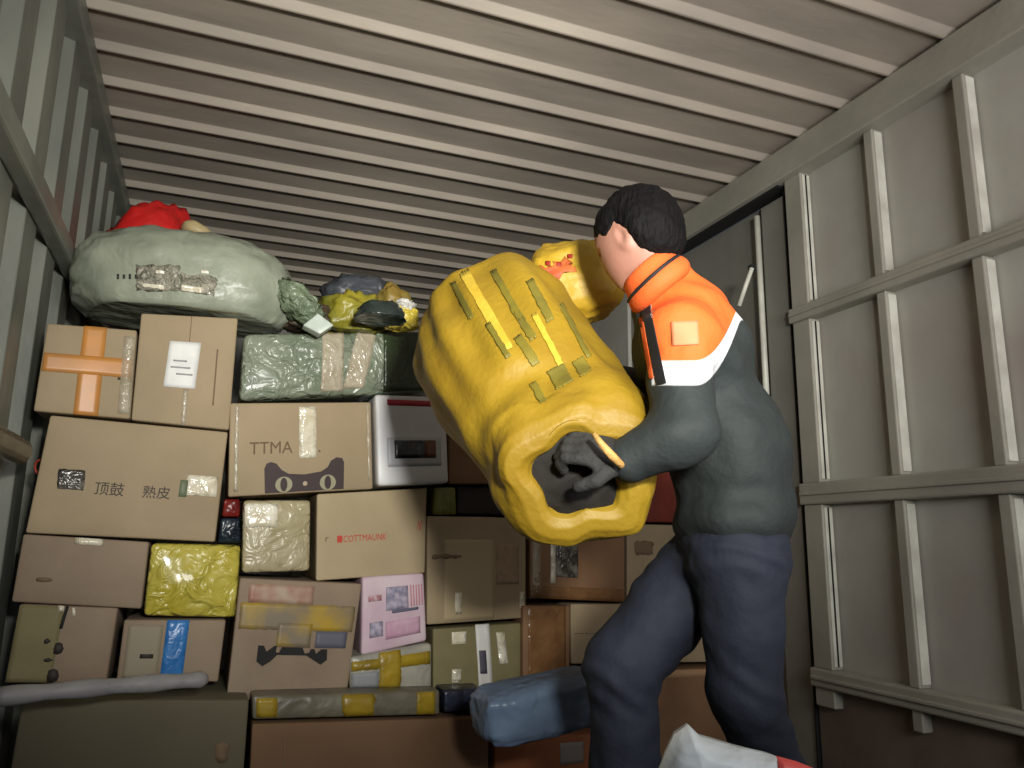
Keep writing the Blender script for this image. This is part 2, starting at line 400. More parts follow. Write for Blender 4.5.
# -- red text
b = carton('pale brown box with a line of red print', [(317, 494), (427, 488), (425, 573), (316, 581)], KR[1], .36)
b.text('■COTTMAUNK·', .17, .58, .029, ink_red, squash=.78); b.text('N', .90, .50, .045, ink_red, squash=.5, slant=.2); b.text('r', .07, .56, .03, ink_faint)
# -- second cat box
b = carton('box with yellow and red tape across it and a small black cat mark', [(240, 578), (362, 584), (346, 701), (226, 701)], KR[2], .34, off=.03)
ytp = mat('printed_yellow_tape', (168, 138, 42), .45, (120, 108, 88), 9, lo=.35, hi=.6); pk = mat('pink_print', (150, 104, 88), .5, (168, 150, 130), 22)
b.decal('printed_tape', .03, .20, .97, .42, ytp, jag=.01, label='yellow printed tape'); b.decal('printed_tape', .08, .04, .60, .20, pk, jag=.01)
b.decal('printed_tape', .34, .36, .62, .56, ytp, e=.0018); b.decal('blue_print', .66, .42, .93, .56, mat('dull_blue', (92, 92, 104), .6), e=.0016)
b.poly('cat_mark', [(.20, .55), (.245, .55), (.27, .60), (.33, .55), (.35, .55), (.345, .60), (.37, .61), (.39, .56), (.56, .56), (.585, .61), (.62, .60), (.63, .57), (.66, .57), (.68, .61), (.72, .57), (.77, .57), (.78, .66), (.73, .70), (.66, .66), (.60, .625), (.36, .625), (.31, .68), (.25, .72), (.20, .68)], rubber)
# -- middle cartons, right of the red print box
b = carton('plain brown box to the right of the red printed box, faint stamp at its top', [(427, 516), (526, 518), (526, 618), (427, 625)], KR[0], .34)
b.decal('printed_mark', .05, .36, .33, .40, ink_faint, jag=.02); b.decal('clear_tape', .265, .72, .33, .92, tape_glint); b.decal('clear_tape', .93, .74, .98, .9, tape_glint)
b.decal('card_panel', .16, .22, .66, .98, mat('paler_card', (168, 150, 118), .7), e=.0006); b.decal('printed_panel', .68, .26, .92, .66, mat('faint_print', (140, 120, 92), .8, (156, 134, 104), 60), e=.0008)
b = carton('small brown box with a white barcode label and tape scraps below the stamped box', [(433, 629), (521, 623), (521, 703), (433, 704)], KR[4], .34)
b.decal('shipping_label', .46, -.02, .62, 1.0, label_m, skew=.05); b.decal('barcode', .50, .32, .58, .62, mat('barcode_ink', (80, 78, 92), .7), e=.0024, skew=.05)
b.decal('clear_tape', .20, .06, .36, .22, tape_glint); b.decal('clear_tape', .20, .55, .30, .72, tape_glint); b.decal('clear_tape', .70, .10, .80, .50, tape_glint, skew=.1)
b = carton('brown box seen just left of the yellow sack bottom, behind the white retail box', [(449, 420), (523, 421), (523, 484), (449, 484)], KR[3], .30, single=True)
b = carton('dark filler box for the shaded gap under the tilted yellow sack', [(457, 486), (524, 487), (524, 515), (457, 514)], mat('gap_shade_card', (44, 38, 32), .8), .28, off=-.03, single=True)  # added to fill the gap, its shade put into the card colour
b = Parcel('plastic_parcel', 'wrapping', 'thin upright olive plastic packet beside the white retail box', 'parcel', [(434, 487), (456, 487), (457, 515), (433, 515)], .26, mat('olive_film', (112, 112, 40), .4, (92, 92, 34), 8, crinkle=.4), 0, r=.01, single=True, group='plastic wrapped parcels in the load')
b = carton('brown taped box behind the bottom rim of the yellow sack', [(530, 520), (625, 524), (625, 602), (530, 598)], KR[3], .34)
b.decal('tape_highlight', .20, .28, .48, .72, tape_grey, label='silvery highlight coloured onto the brown tape'); b.decal('tape_highlight', .20, .2, .25, .8, tape_glint, e=.002); b.decal('brown_tape', .0, .84, 1, 1, tape_brown)  # highlights on the brown tape, drawn as grey and pale decals
b.decal('clear_tape', .02, .05, .10, .95, tape_clear)
b = carton('pale box touching the worker\'s bent knee, upper one', [(627, 524), (720, 526), (720, 598), (627, 602)], KR[0], .34)
b.decal('printed_mark', .08, .22, .26, .40, ink_faint, jag=.03)
b = carton('light brown box behind the worker\'s front thigh, under the pale box', [(571, 604), (722, 604), (722, 662), (571, 664)], KR[0], .34)
b.decal('flap_seam', .02, .49, .98, .50, ink_faint)
b = carton('dark reddish box between the yellow sack and the jacket', [(625, 468), (720, 470), (720, 523), (625, 522)], mat('red_card', (120, 48, 34), .6, (88, 34, 28), 6), .30, single=True)
b = carton('brown box directly behind the mouth of the big yellow sack', [(524, 425), (624, 426), (624, 520), (524, 517)], KR[3], .3, single=True)
b = carton('dark brown upright box right of the barcode labelled box', [(523, 606), (570, 606), (570, 722), (523, 722)], KR[3], .34, off=.02)
b.decal('brown_tape', .1, 0, .9, .99, tape_brown)
# -- bottom row, standing on the floor and nearer
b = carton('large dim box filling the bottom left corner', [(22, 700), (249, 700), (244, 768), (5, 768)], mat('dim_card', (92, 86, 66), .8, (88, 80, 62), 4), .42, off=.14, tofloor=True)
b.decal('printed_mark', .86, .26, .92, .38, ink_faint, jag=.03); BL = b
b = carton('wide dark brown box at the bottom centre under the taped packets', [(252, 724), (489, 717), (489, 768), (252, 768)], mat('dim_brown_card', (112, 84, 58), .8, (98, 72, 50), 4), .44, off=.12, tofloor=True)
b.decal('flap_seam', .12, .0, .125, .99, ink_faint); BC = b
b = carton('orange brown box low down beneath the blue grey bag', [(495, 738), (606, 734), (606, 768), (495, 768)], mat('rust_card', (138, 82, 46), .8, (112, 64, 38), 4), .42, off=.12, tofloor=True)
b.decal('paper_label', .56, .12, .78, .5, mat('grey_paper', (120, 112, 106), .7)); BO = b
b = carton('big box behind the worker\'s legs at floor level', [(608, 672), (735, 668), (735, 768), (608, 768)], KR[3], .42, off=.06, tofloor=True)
b.decal('pale_flap', .01, .0, .99, .085, mat('flap_tan', (166, 132, 98), .7)); BR = b

# -- pink parcel
b = Parcel('paper_parcel', 'parcel_body', 'pinkish white printed parcel right of the cat marked box', 'parcel', [(362, 577), (424, 573), (427, 641), (361, 656)], .25, mat('pink_white_paper', (208, 188, 196), .5, (190, 162, 176), 8), .025, group='paper parcels in the load', r=.01, bulge=.006)
inkb = mat('bluish_ink', (122, 118, 142), .6, (180, 170, 186), 60)
b.decal('printed_block', .37, .16, .72, .48, inkb); b.decal('printed_mark', .10, .25, .30, .33, mat('red_brown_ink', (164, 100, 104), .6, (200, 180, 186), 80)); b.decal('barcode', .12, .60, .32, .80, inkb)
for i in range(5): b.decal('red_line', .76 + .045 * i, .16, .775 + .045 * i, .46, mat('pink_red_ink', (188, 118, 126), .6))
b.decal('printed_mark', .46, .48, .88, .52, mat('slate_ink', (92, 92, 110), .6), e=.0016); b.decal('pink_panel', .36, .62, .9, .86, mat('pink_panel_ink', (186, 140, 164), .6, (198, 170, 186), 30))
# packets below
b = Parcel('plastic_parcel', 'packet', 'flattened yellow and white packet below the pink parcel', 'parcel', [(350, 657), (432, 643), (432, 690), (350, 690)], .26, mat('white_film', (168, 164, 150), .35, (130, 128, 120), 10, crinkle=.3), .04, group='plastic wrapped parcels in the load', r=.012, bulge=.008)
yf = mat('yellow_film', (160, 134, 34), .35, (124, 104, 36), 12, crinkle=.3)
b.decal('yellow_tape', .02, .16, .98, .44, yf, e=.002, jag=.02); b.decal('yellow_tape', .34, .02, .60, .95, yf, e=.0026, jag=.02); b.decal('paper_label', .02, .50, .33, .92, mat('dull_white_paper', (136, 138, 140), .6), e=.003)
b = Parcel('plastic_parcel', 'packet', 'long flat packet with yellow tape lying on the wide dark box', 'parcel', [(252, 696), (440, 690), (440, 715), (252, 720)], .11, mat('grey_film', (112, 108, 92), .4, (90, 84, 70), 9, crinkle=.3), .12, group='plastic wrapped parcels in the load', r=.01, bulge=.006)
b.decal('yellow_tape', .45, .05, .62, .95, yf, e=.002, jag=.02); b.decal('yellow_tape', .86, .05, .97, .95, yf, e=.002); b.decal('yellow_tape', .02, .1, .12, .9, yf, e=.002)
b = Parcel('plastic_parcel', 'packet', 'small black packet in the gap above the wide dark box', 'parcel', [(444, 690), (484, 688), (485, 711), (444, 713)], .12, mat('black_film', (26, 28, 36), .3, (40, 46, 66), 20, crinkle=.4), .10, group='plastic wrapped parcels in the load', r=.01, single=True)
# gap between lettered box and small shiny box
b = Parcel('plastic_parcel', 'packet', 'dark blue packet stuffed in the gap above the yellow parcel', 'parcel', [(221, 518), (240, 518), (241, 543), (218, 543)], .3, mat('navy_film', (28, 42, 56), .3, (20, 28, 36), 20, crinkle=.5), -.02, group='plastic wrapped parcels in the load', r=.008, single=True)
b = Parcel('plastic_parcel', 'packet', 'small red packet in the gap right of the lettered box', 'parcel', [(224, 499), (240, 499), (240, 517), (222, 517)], .3, mat('red_film', (130, 34, 26), .35, (92, 22, 20), 20, crinkle=.4), -.02, group='plastic wrapped parcels in the load', r=.008, single=True)

# -- soft bags ------------------------------------------------------------
def blob(name, c, ax, radii, m, seed=0, amp=.06, freq=2.2, power=2.6, nu=48, nv=32, parent=None, wr=0.0, wf=9, zmin=None):
    """soft pillow: superellipsoid with creases; ax = three unit axes as rows"""
    V = []; F = []; c = np.array(c); ax = np.array(ax, float)
    def sp(t, p): return math.copysign(abs(t) ** (2.0 / p), t)
    for j in range(nv + 1):
        ph = -math.pi / 2 + math.pi * j / nv
        for i in range(nu):
            th = 2 * math.pi * i / nu
            q = np.array([sp(math.cos(ph), power) * sp(math.cos(th), power), sp(math.cos(ph), power) * sp(math.sin(th), power), sp(math.sin(ph), power)])
            k = 1 + amp * nz(q, freq, seed) + amp * .5 * nz(q, freq * 2.7, seed + 5) + wr * abs(nz(q, wf, seed + 9))
            P = c + (q * k * np.array(radii)) @ ax
            if zmin is not None and P[2] < zmin: P[2] = zmin + .004 * nz(q, 3, seed)
            V.append(P)
    for j in range(nv):
        for i in range(nu):
            a = j * nu + i; b_ = j * nu + (i + 1) % nu; F.append((a, b_, b_ + nu, a + nu))
    return mesh(name, V, F, m, parent, True)
def frame(x, z):
    x = np.array(x, float); x /= np.linalg.norm(x); z = np.array(z, float); z -= z.dot(x) * x; z /= np.linalg.norm(z)
    return np.array([x, np.cross(z, x), z])

# large pale green woven sack
woven = mat('woven_film', (152, 158, 140), .42, (120, 126, 110), 6, bump=.15, bscale=90, crinkle=.3, cscale=9, coat=.35)
topL = D(178, 278, 2.34)
A_ = D(64, 270, 2.22); B_ = D(290, 292, 2.42)
axw = frame(B_ - A_, (0, 0, 1))
rt = empty('woven_sack', (A_ + B_) / 2 + np.array([0, .08, -.165]), 'big pale green woven sack lying on the top row against the left wall', 'sack')
cW = (A_ + B_) / 2 + np.array([0.015, .08, 0])
zt = max(Fp(141, 313)[2], Fp(238, 318)[2])
blob('sack_body', cW, axw, (np.linalg.norm(B_ - A_) / 2 * 1.02, .20, .165), woven, 3.1, .07, 1.8, 2.5, 64, 40, rt, wr=.05, wf=5, zmin=zt + .004)
for i, (px, py, w_, h_, m_) in enumerate(((160, 283, 34, 5, tape_glint), (192, 287, 22, 5, tape_glint))):
    pass
# shiny tape patches and printed marks laid on the sack front by ray casting
bpy.context.view_layer.update()
def drape(name, obj, cx, cy, wpx, hpx, m, parent, n_=8, e=.003, ang=0.0, jag=0.0, label=None):
    dg = bpy.context.evaluated_depsgraph_get(); ob = obj.evaluated_get(dg); inv = obj.matrix_world.inverted()
    V = []
    for j in range(n_ + 1):
        for i in range(n_ + 1):
            a = (i / n_ - .5) * wpx; b_ = (j / n_ - .5) * hpx
            if jag and (i in (0, n_) or j in (0, n_)):
                a += jag * nz((i * 2.1, j * 1.3, 1), .8, cx * .1); b_ += jag * nz((j * 2.1, i * 1.7, 5), .8, cy * .1)
            px = cx + a * math.cos(ang) - b_ * math.sin(ang); py = cy + a * math.sin(ang) + b_ * math.cos(ang)
            d = ray(px, py); d /= np.linalg.norm(d)
            ok, loc, nr, _i = ob.ray_cast(inv @ Vector((0, 0, 0)), (inv.to_3x3() @ Vector(d)))
            if not ok:
                if not V: return None
                V.append(V[-(n_ + 1)] if j and len(V) > n_ else V[-1]); continue
            wl = obj.matrix_world @ loc; V.append(np.array(wl) - d * e)
    F = [(j * (n_ + 1) + i, j * (n_ + 1) + i + 1, (j + 1) * (n_ + 1) + i + 1, (j + 1) * (n_ + 1) + i) for j in range(n_) for i in range(n_)]
    o = mesh(name, V, F, m, parent, True)
    so = o.modifiers.new('thick', 'SOLIDIFY'); so.thickness = .001; so.offset = 0
    if label: o['label'] = label
    return o
SB = [c for c in rt.children if c.name.startswith('sack_body')][0]
shiny = mat('crumpled_clear_tape', (190, 184, 166), .12, (150, 148, 130), 30, crinkle=1.0, cscale=40, alpha=.6, spec=1.0, coat=1.0)
drape('clear_tape', SB, 158, 278, 44, 26, shiny, rt, jag=3, label='shiny crumpled tape'); drape('clear_tape', SB, 198, 284, 36, 18, shiny, rt, jag=3, ang=.15)
for a_, b_, c_, d_ in ((153, 286, 22, 4), (192, 289, 22, 6), (160, 272, 9, 3), (205, 272, 8, 3)): drape('painted_glint', SB, a_, b_, c_, d_, tape_glint, rt, n_=6, e=.006, ang=.12, jag=1)  # pale strips drawn as glints on the clear tape
drape('clear_tape', SB, 148, 255, 9, 60, tape_clear, rt); drape('clear_tape', SB, 203, 262, 9, 60, tape_clear, rt)
for i in range(4): drape('printed_mark', SB, 118 + 6 * i, 276.5, 2.2, 5 - (i % 2), ink, rt, n_=2)
blob('sack_tie', D(298, 303, 2.40), frame((1, .2, -.75), (0, 0, 1)), (.085, .05, .045), mat('tie_film', (112, 124, 100), .35, (70, 84, 64), 14, crinkle=.7, cscale=25), 7, .22, 3.0, 2.2, 40, 28, rt, wr=.14, wf=6)
# red bag behind
zb = Fp(180, 316)[2]
rb = empty('red_bag', D(155, 240, 2.75), 'bright red plastic bag behind the pale green sack near the ceiling', 'bag')
redp = mat('red_plastic', (206, 38, 34), .35, (168, 24, 26), 6, crinkle=.5, cscale=8)
c_ = D(146, 236, 2.78)
blob('bag_body', c_ - np.array([-.035, -.05, .115]), frame((1, .1, -.24), (0, 0, 1)), (.185, .10, .235), redp, 11, .16, 2.0, 2.3, 48, 32, rb, wr=.12, wf=5)
blob('pale_corner', D(196, 232, 2.72), frame((1, .1, -.3), (0, 0, 1)), (.05, .05, .03), mat('tan_film', (176, 158, 116), .5), 4, .1, 2, 2.2, 24, 16, rb)

# debris on the green wrapped parcel
G2 = 'loose bags on top of the green wrapped parcel'
zt = Fp(330, 332)[2]
def soft(name, label, cat, px, py, d, rad, m, seed, amp=.18, power=2.3, axis=(1, 0, 0), wr=.12, drop=None, group=G2):
    o = blob(name, D(px, py, d), frame(axis, (0, 0, 1)), rad, m, seed, amp, 2.0, power, 40, 28, None, wr=wr, wf=6, zmin=(zt + .012) if group else None)
    recentre(o, D(px, py, d) - np.array([0, 0, rad[2]])); tag(o, label, cat, group); return o
ol = mat('yellow_green_plastic', (142, 132, 40), .4, (96, 98, 36), 9, crinkle=.5, cscale=12)
soft('plastic_bag', 'crumpled yellow green bag behind the white packet on top', 'bag', 352, 320, 2.55, (.10, .09, .085), ol, 2, .3)
soft('plastic_bag', 'slate blue bag standing highest on top of the load', 'bag', 362, 304, 2.80, (.13, .09, .10), mat('slate_plastic', (66, 70, 76), .45, (46, 50, 54), 7, crinkle=.4), 5, .2)
soft('plastic_bag', 'dark green black rounded bag with white marks on top', 'bag', 380, 322, 2.36, (.075, .07, .062), mat('dark_green_plastic', (44, 54, 50), .28, (30, 38, 36), 7, crinkle=.4, cscale=10), 8, .1)
soft('plastic_bag', 'orange olive bag between the slate bag and the yellow sack', 'bag', 392, 308, 2.75, (.06, .06, .08), mat('orange_olive_plastic', (136, 112, 50), .45, (100, 100, 44), 9, crinkle=.4), 12, .25)
soft('plastic_bag', 'small bright yellow crumpled bag next to the yellow sack top', 'bag', 402, 320, 2.47, (.05, .04, .05), mat('bright_yellow_plastic', (204, 184, 70), .35, (160, 138, 40), 18, crinkle=.6, cscale=24), 15, .35)
soft('plastic_bag', 'small white scrap of film above the bright yellow bag', 'bag', 406, 306, 2.47, (.03, .025, .022), mat('white_plastic', (200, 198, 192), .35, (160, 158, 150), 18, crinkle=.6, cscale=24), 17, .35)
soft('plastic_bag', 'brown dark bag at the tail of the pale green sack', 'bag', 312, 324, 2.50, (.085, .07, .06), mat('brown_plastic', (74, 58, 44), .5, (60, 62, 46), 9, crinkle=.4), 19, .25)
wp = mat('white_packet', (190, 200, 190), .4, (170, 180, 170), 20)
q = [D(318, 313, 2.36), D(334, 325, 2.36), D(320, 334, 2.34), D(303, 325, 2.34)]
p = Parcel('paper_packet', 'p', 'small white packet tilted on its corner on the green parcel', 'packet', None, .05, wp, pts=q, r=.004, bulge=.004, single=True, group='paper parcels in the load')

# white foam roll on the bottom left box
fr = mat('white_foam', (142, 140, 140), .55, (122, 120, 122), 9, crinkle=.3, cscale=9)
L0 = Fp(0, 694, .30); L1 = Fp(206, 688, .22)
pts = [L0 + (L1 - L0) * t + np.array([0, 0, .005 * math.sin(4 * t)]) for t in np.linspace(-.02, 1, 30)]
zr = BL.Q[0][2] + .035
for p_ in pts: p_[2] = p_[2] * .25 + zr * .75
fo = tube('foam_roll', pts, [.019 + .002 * math.sin(.7 * t) - (.009 if t > 28 else 0) for t in range(30)], fr, None, 16)
recentre(fo, pts[15]); tag(fo, 'white plastic foam roll lying along the bottom left box', 'roll')
# red string ring on rail end
rr = [np.array(D(40 + 5 * math.cos(t), 467 + 7 * math.sin(t), 2.02)) for t in np.linspace(0, 2 * math.pi, 20)[:-1]]
ro = tube('string_loop', rr, .003, mat('red_string', (170, 60, 44), .6), None, 6, closed=True); recentre(ro, rr[5]); tag(ro, 'small red string loop at the end of the left wall pipe rail', 'string')
# blue grey bag
bgm = mat('blue_grey_plastic', (104, 124, 150), .4, (84, 98, 120), 6, crinkle=.4, cscale=9)
bb = blob('plastic_bag', D(540, 705, 2.06), frame((1, .12, .10), (0, 0, 1)), (.18, .085, .070), bgm, 23, .07, 1.6, 5, 48, 32, wr=.05, wf=4)
recentre(bb, D(540, 705, 2.06) - np.array([0, 0, .09])); tag(bb, 'blue grey plastic bag just left of the worker\'s shin', 'bag')

# foreground white bag with red corner
wb = empty('plastic_bag', D(715, 790, .95) - np.array([0, 0, .06]), 'pale bluish white plastic bag in the foreground at the bottom edge', 'bag')
wm = mat('bluish_white_plastic', (226, 234, 238), .4, (208, 220, 226), 7, crinkle=.35, cscale=9)
def slab(name, pts, thick, m, parent, amp=.004, seed=0):
    """cushion from an outline: grid between outline and centre, domed both sides"""
    P = [np.array(p, float) for p in pts]; c = sum(P) / len(P)
    nn = np.zeros(3)
    for i in range(len(P)): nn += np.cross(P[i] - c, P[(i + 1) % len(P)] - c)
    nn /= np.linalg.norm(nn)
    den = []
    for i in range(len(P)):
        for t in range(5): den.append(P[i] * (1 - t / 5) + P[(i + 1) % len(P)] * t / 5)
    N = len(den); R_ = 9; V = []; F = []
    for sg in (1, -1):
        for r_ in range(R_):
            s_ = 1 - (r_ / R_); h = thick * (1 - s_ ** 4) ** .5 * sg
            for pnt in den:
                P2 = c + (pnt - c) * s_ + nn * (h + amp * nz(pnt * s_, 14, seed)); V.append(P2)
        V.append(c + nn * thick * sg)
    blk = R_ * N + 1
    for sdx in (0, 1):
        o_ = sdx * blk
        for r_ in range(R_ - 1):
            for i in range(N):
                q_ = (o_ + r_ * N + i, o_ + r_ * N + (i + 1) % N, o_ + (r_ + 1) * N + (i + 1) % N, o_ + (r_ + 1) * N + i)
                F.append(q_ if sdx == 0 else q_[::-1])
        for i in range(N): 
            q_ = (o_ + (R_ - 1) * N + i, o_ + (R_ - 1) * N + (i + 1) % N, o_ + R_ * N); F.append(q_ if sdx == 0 else q_[::-1])
    for i in range(N): F.append((i, blk + i, blk + (i + 1) % N, (i + 1) % N))
    return mesh(name, V, F, m, parent, True)
dF = 1.02
slab('bag_body', [D(688, 724, dF), D(700, 736, dF), D(740, 748, dF), D(778, 757, dF), D(782, 830, dF), D(700, 850, dF), D(636, 830, dF), D(652, 790, dF), D(664, 756, dF), D(674, 734, dF)], .035, wm, wb, seed=2)
slab('red_flap', [D(776, 756, dF), D(796, 761, dF), D(816, 769, dF), D(820, 830, dF), D(776, 832, dF)], .018, mat('coral_red_plastic', (232, 92, 88), .4), wb, seed=3)
pr = blob('cardboard_bale', D(715, 905, 1.02), frame((1, 0, 0), (0, 0, 1)), (.14, .12, .12), KR[3], 3, .05, 2, 4.0)
bpy.data.objects.remove(pr)

# ------------------------------------------------------------------ signed-distance modelling
class Field:
    def __init__(s, lo, hi, h):
        s.lo = np.array(lo, float); s.h = h; s.n = np.ceil((np.array(hi) - s.lo) / h).astype(int) + 1
        s.v = np.full(s.n, 1.0, np.float32)
    def sub(s, a, b, m=0.06):
        i0 = np.clip(np.floor((np.minimum(a, b) - m - s.lo) / s.h).astype(int), 0, s.n - 1)
        i1 = np.clip(np.ceil((np.maximum(a, b) + m - s.lo) / s.h).astype(int) + 1, 1, s.n)
        sl = tuple(slice(i0[k], i1[k]) for k in range(3))
        g = np.meshgrid(*[s.lo[k] + s.h * np.arange(i0[k], i1[k]) for k in range(3)], indexing='ij')
        return sl, np.stack(g, -1)
    def join(s, sl, d, k):
        o = s.v[sl]
        if k < 0:      # smooth subtraction
            k = -k; hh = np.clip(.5 - .5 * (o + d) / k, 0, 1); s.v[sl] = o * (1 - hh) - d * hh + k * hh * (1 - hh); return
        hh = np.clip(.5 + .5 * (o - d) / k, 0, 1); s.v[sl] = o * (1 - hh) + d * hh - k * hh * (1 - hh)
    def cone(s, a, b, ra, rb, k=.02):
        a = np.array(a, float); b = np.array(b, float); R_ = max(ra, rb)
        sl, P = s.sub(a - R_ * 0, b, R_ + .05 + abs(k))
        ab = b - a; t = np.clip(((P - a) @ ab) / (ab @ ab + 1e-12), 0, 1)
        d = np.linalg.norm(P - a - t[..., None] * ab, axis=-1) - (ra + (rb - ra) * t)
        s.join(sl, d, k); return s
    def ell(s, c, ax, rad, k=.02):
        c = np.array(c, float); R_ = max(rad); sl, P = s.sub(c, c, R_ + .05 + abs(k))
        q = (P - c) @ np.array(ax).T; rad = np.array(rad)
        k0 = np.linalg.norm(q / rad, axis=-1); k1 = np.linalg.norm(q / rad ** 2, axis=-1) + 1e-9
        s.join(sl, k0 * (k0 - 1) / k1, k); return s
    def mesh(s):
        v = s.v; h = s.h; inside = v < 0
        nx, ny, nz_ = v.shape
        c = np.zeros((nx - 1, ny - 1, nz_ - 1), np.int8)
        for i in (0, 1):
            for j in (0, 1):
                for k in (0, 1): c += inside[i:nx - 1 + i, j:ny - 1 + j, k:nz_ - 1 + k]
        act = np.argwhere((c > 0) & (c < 8)); ids = np.full(c.shape, -1, np.int64); ids[tuple(act.T)] = np.arange(len(act))
        acc = np.zeros((len(act), 3)); cnt = np.zeros(len(act))
        cs = [(i, j, k) for i in (0, 1) for j in (0, 1) for k in (0, 1)]
        for a in cs:
            for b_ in cs:
                if sum(abs(a[m] - b_[m]) for m in range(3)) == 1 and a < b_:
                    va = v[tuple((act + a).T)]; vb = v[tuple((act + b_).T)]
                    x_ = (va < 0) != (vb < 0); t = np.where(x_, va / (va - vb + 1e-20), 0)
                    pt = np.array(a) + t[:, None] * (np.array(b_) - np.array(a)); acc[x_] += pt[x_]; cnt[x_] += 1
        V = s.lo + h * (act + acc / np.maximum(cnt, 1)[:, None])
        F = []
        for ax_ in range(3):
            o1, o2 = [(1, 2), (2, 0), (0, 1)][ax_]
            a = [slice(None)] * 3; b_ = [slice(None)] * 3; a[ax_] = slice(0, -1); b_[ax_] = slice(1, None)
            e = np.argwhere(inside[tuple(a)] != inside[tuple(b_)])
            e = e[(e[:, o1] > 0) & (e[:, o2] > 0) & (e[:, o1] < v.shape[o1] - 1) & (e[:, o2] < v.shape[o2] - 1)]
            fl_ = inside[tuple(e.T)]
            u1 = np.zeros(3, int); u1[o1] = 1; u2 = np.zeros(3, int); u2[o2] = 1
            q = np.stack([ids[tuple((e - u1 - u2).T)], ids[tuple((e - u2).T)], ids[tuple(e.T)], ids[tuple((e - u1).T)]], 1)
            q[~fl_] = q[~fl_][:, ::-1]; F.append(q)
        return V, np.concatenate(F)
def fmesh(name, F_, m, parent=None, disp=None, it=2):
    V, Q = F_.mesh()
    # laplacian smoothing
    for _ in range(it):
        a = np.zeros_like(V); c = np.zeros(len(V))
        for i in range(4):
            np.add.at(a, Q[:, i], V[Q[:, (i + 1) % 4]]); np.add.at(c, Q[:, i], 1)
        V = V * .5 + .5 * a / np.maximum(c, 1)[:, None]
    if disp is not None: V = disp(V, Q)
    return mesh(name, V, Q, m, parent, True)
def vnormals(V, Q):
    fn = np.cross(V[Q[:, 2]] - V[Q[:, 0]], V[Q[:, 3]] - V[Q[:, 1]]); N = np.zeros_like(V)
    for i in range(4): np.add.at(N, Q[:, i], fn)
    return N / (np.linalg.norm(N, axis=1)[:, None] + 1e-12)

# ------------------------------------------------------------------ the worker
fwd = np.array([-.84, .52, -.10]); fwd /= np.linalg.norm(fwd)
lft = np.cross([0, 0, 1], fwd); lft /= np.linalg.norm(lft)      # his left, towards the camera
J = dict(head=D(637, 241, 1.68), neck=D(652, 284, 1.64), neckb=D(672, 306, 1.67),
         shL=D(680, 336, 1.55), shR=D(694, 334, 1.84), chest=D(691, 354, 1.68), belly=D(721, 440, 1.68), pelvis=D(732, 522, 1.66),
         elL=D(682, 430, 1.43), wrL=D(628, 462, 1.44), elR=D(668, 400, 1.92), wrR=D(590, 372, 1.92),
         hipL=D(740, 560, 1.57), knL=D(745, 690, 1.54), anL=D(822, 850, 1.72),
         hipR=D(708, 560, 1.74), knR=D(622, 668, 1.66), anR=D(632, 890, 1.66))
floorz = ZF
for a in ('anL', 'anR'): J[a][2] = floorz + .085
J['anL'][1] += .05
toe = lambda a, dr, l=.17: J[a] + np.array([dr[0] * l, dr[1] * l, -.05])
hair_c = J['head']
hdir = np.array([-.42, .85, -.35]); hdir /= np.linalg.norm(hdir)
hax = frame(hdir, (-.12, .05, 1)); hx, hy, hz = hax       # forward, left, up
HS = .86
def HP(a, b_, c): return J['head'] + HS * (a * hx + b_ * hy + c * hz)
skin_m = mat('skin', (174, 128, 110), .55, (160, 112, 96), 9, bump=.05, bscale=80)
B = Field(np.min(list(J.values()), 0) - .22, np.max(list(J.values()), 0) + .2, .0055)
# head with face
B.ell(HP(0, 0, .015), hax, (.092, .074, .098), .02).ell(HP(.035, 0, -.055), hax, (.052, .050, .055), .035)
B.ell(HP(.052, 0, -.092), hax, (.026, .028, .020), .02)                     # chin
B.ell(HP(.086, 0, -.022), hax, (.022, .013, .022), .012)                    # nose
B.ell(HP(.076, 0, .002), hax, (.012, .009, .02), .012)
B.ell(HP(.084, 0, -.060), hax, (.009, .024, .006), .006).ell(HP(.083, 0, -.071), hax, (.009, .020, .006), .006)
for s_ in (-1, 1):
    B.ell(HP(.080, s_ * .031, .008), hax, (.012, .018, .009), -.008)       # eye sockets
    B.ell(HP(.072, s_ * .031, .008), hax, (.012, .013, .009), .004)
    B.ell(HP(.078, s_ * .031, .024), hax, (.009, .022, .005), .008)        # brow
    B.ell(HP(-.008, s_ * .078, -.012), hax, (.019, .010, .033), .008)      # ear
    B.ell(HP(-.004, s_ * .088, -.010), hax, (.009, .006, .016), -.005)
B.cone(HP(-.02, 0, -.05), J['neckb'] * .8 + J['chest'] * .2, .054, .044, .02)
B.ell(J['chest'], frame(lft, (0, 0, 1)), (.14, .075, .13), .03)
B.cone(J['chest'], J['belly'], .085, .09, .03).cone(J['belly'], J['pelvis'], .09, .10, .03)
for s_ in 'LR':
    B.cone(J['chest'] * .6 + J['sh' + s_] * .4, J['sh' + s_], .05, .048, .02).cone(J['sh' + s_], J['el' + s_], .044, .036, .02).cone(J['el' + s_], J['wr' + s_], .036, .026, .02)
    B.cone(J['hip' + s_], J['kn' + s_], .07, .052, .03)
    kn, an = J['kn' + s_], J['an' + s_]; B.cone(kn, kn * .6 + an * .4, .052, .052, .02).cone(kn * .6 + an * .4, an, .05, .036, .02)
    B.cone(an, toe('an' + s_, (-.85, .45), .13), .036, .032, .02)
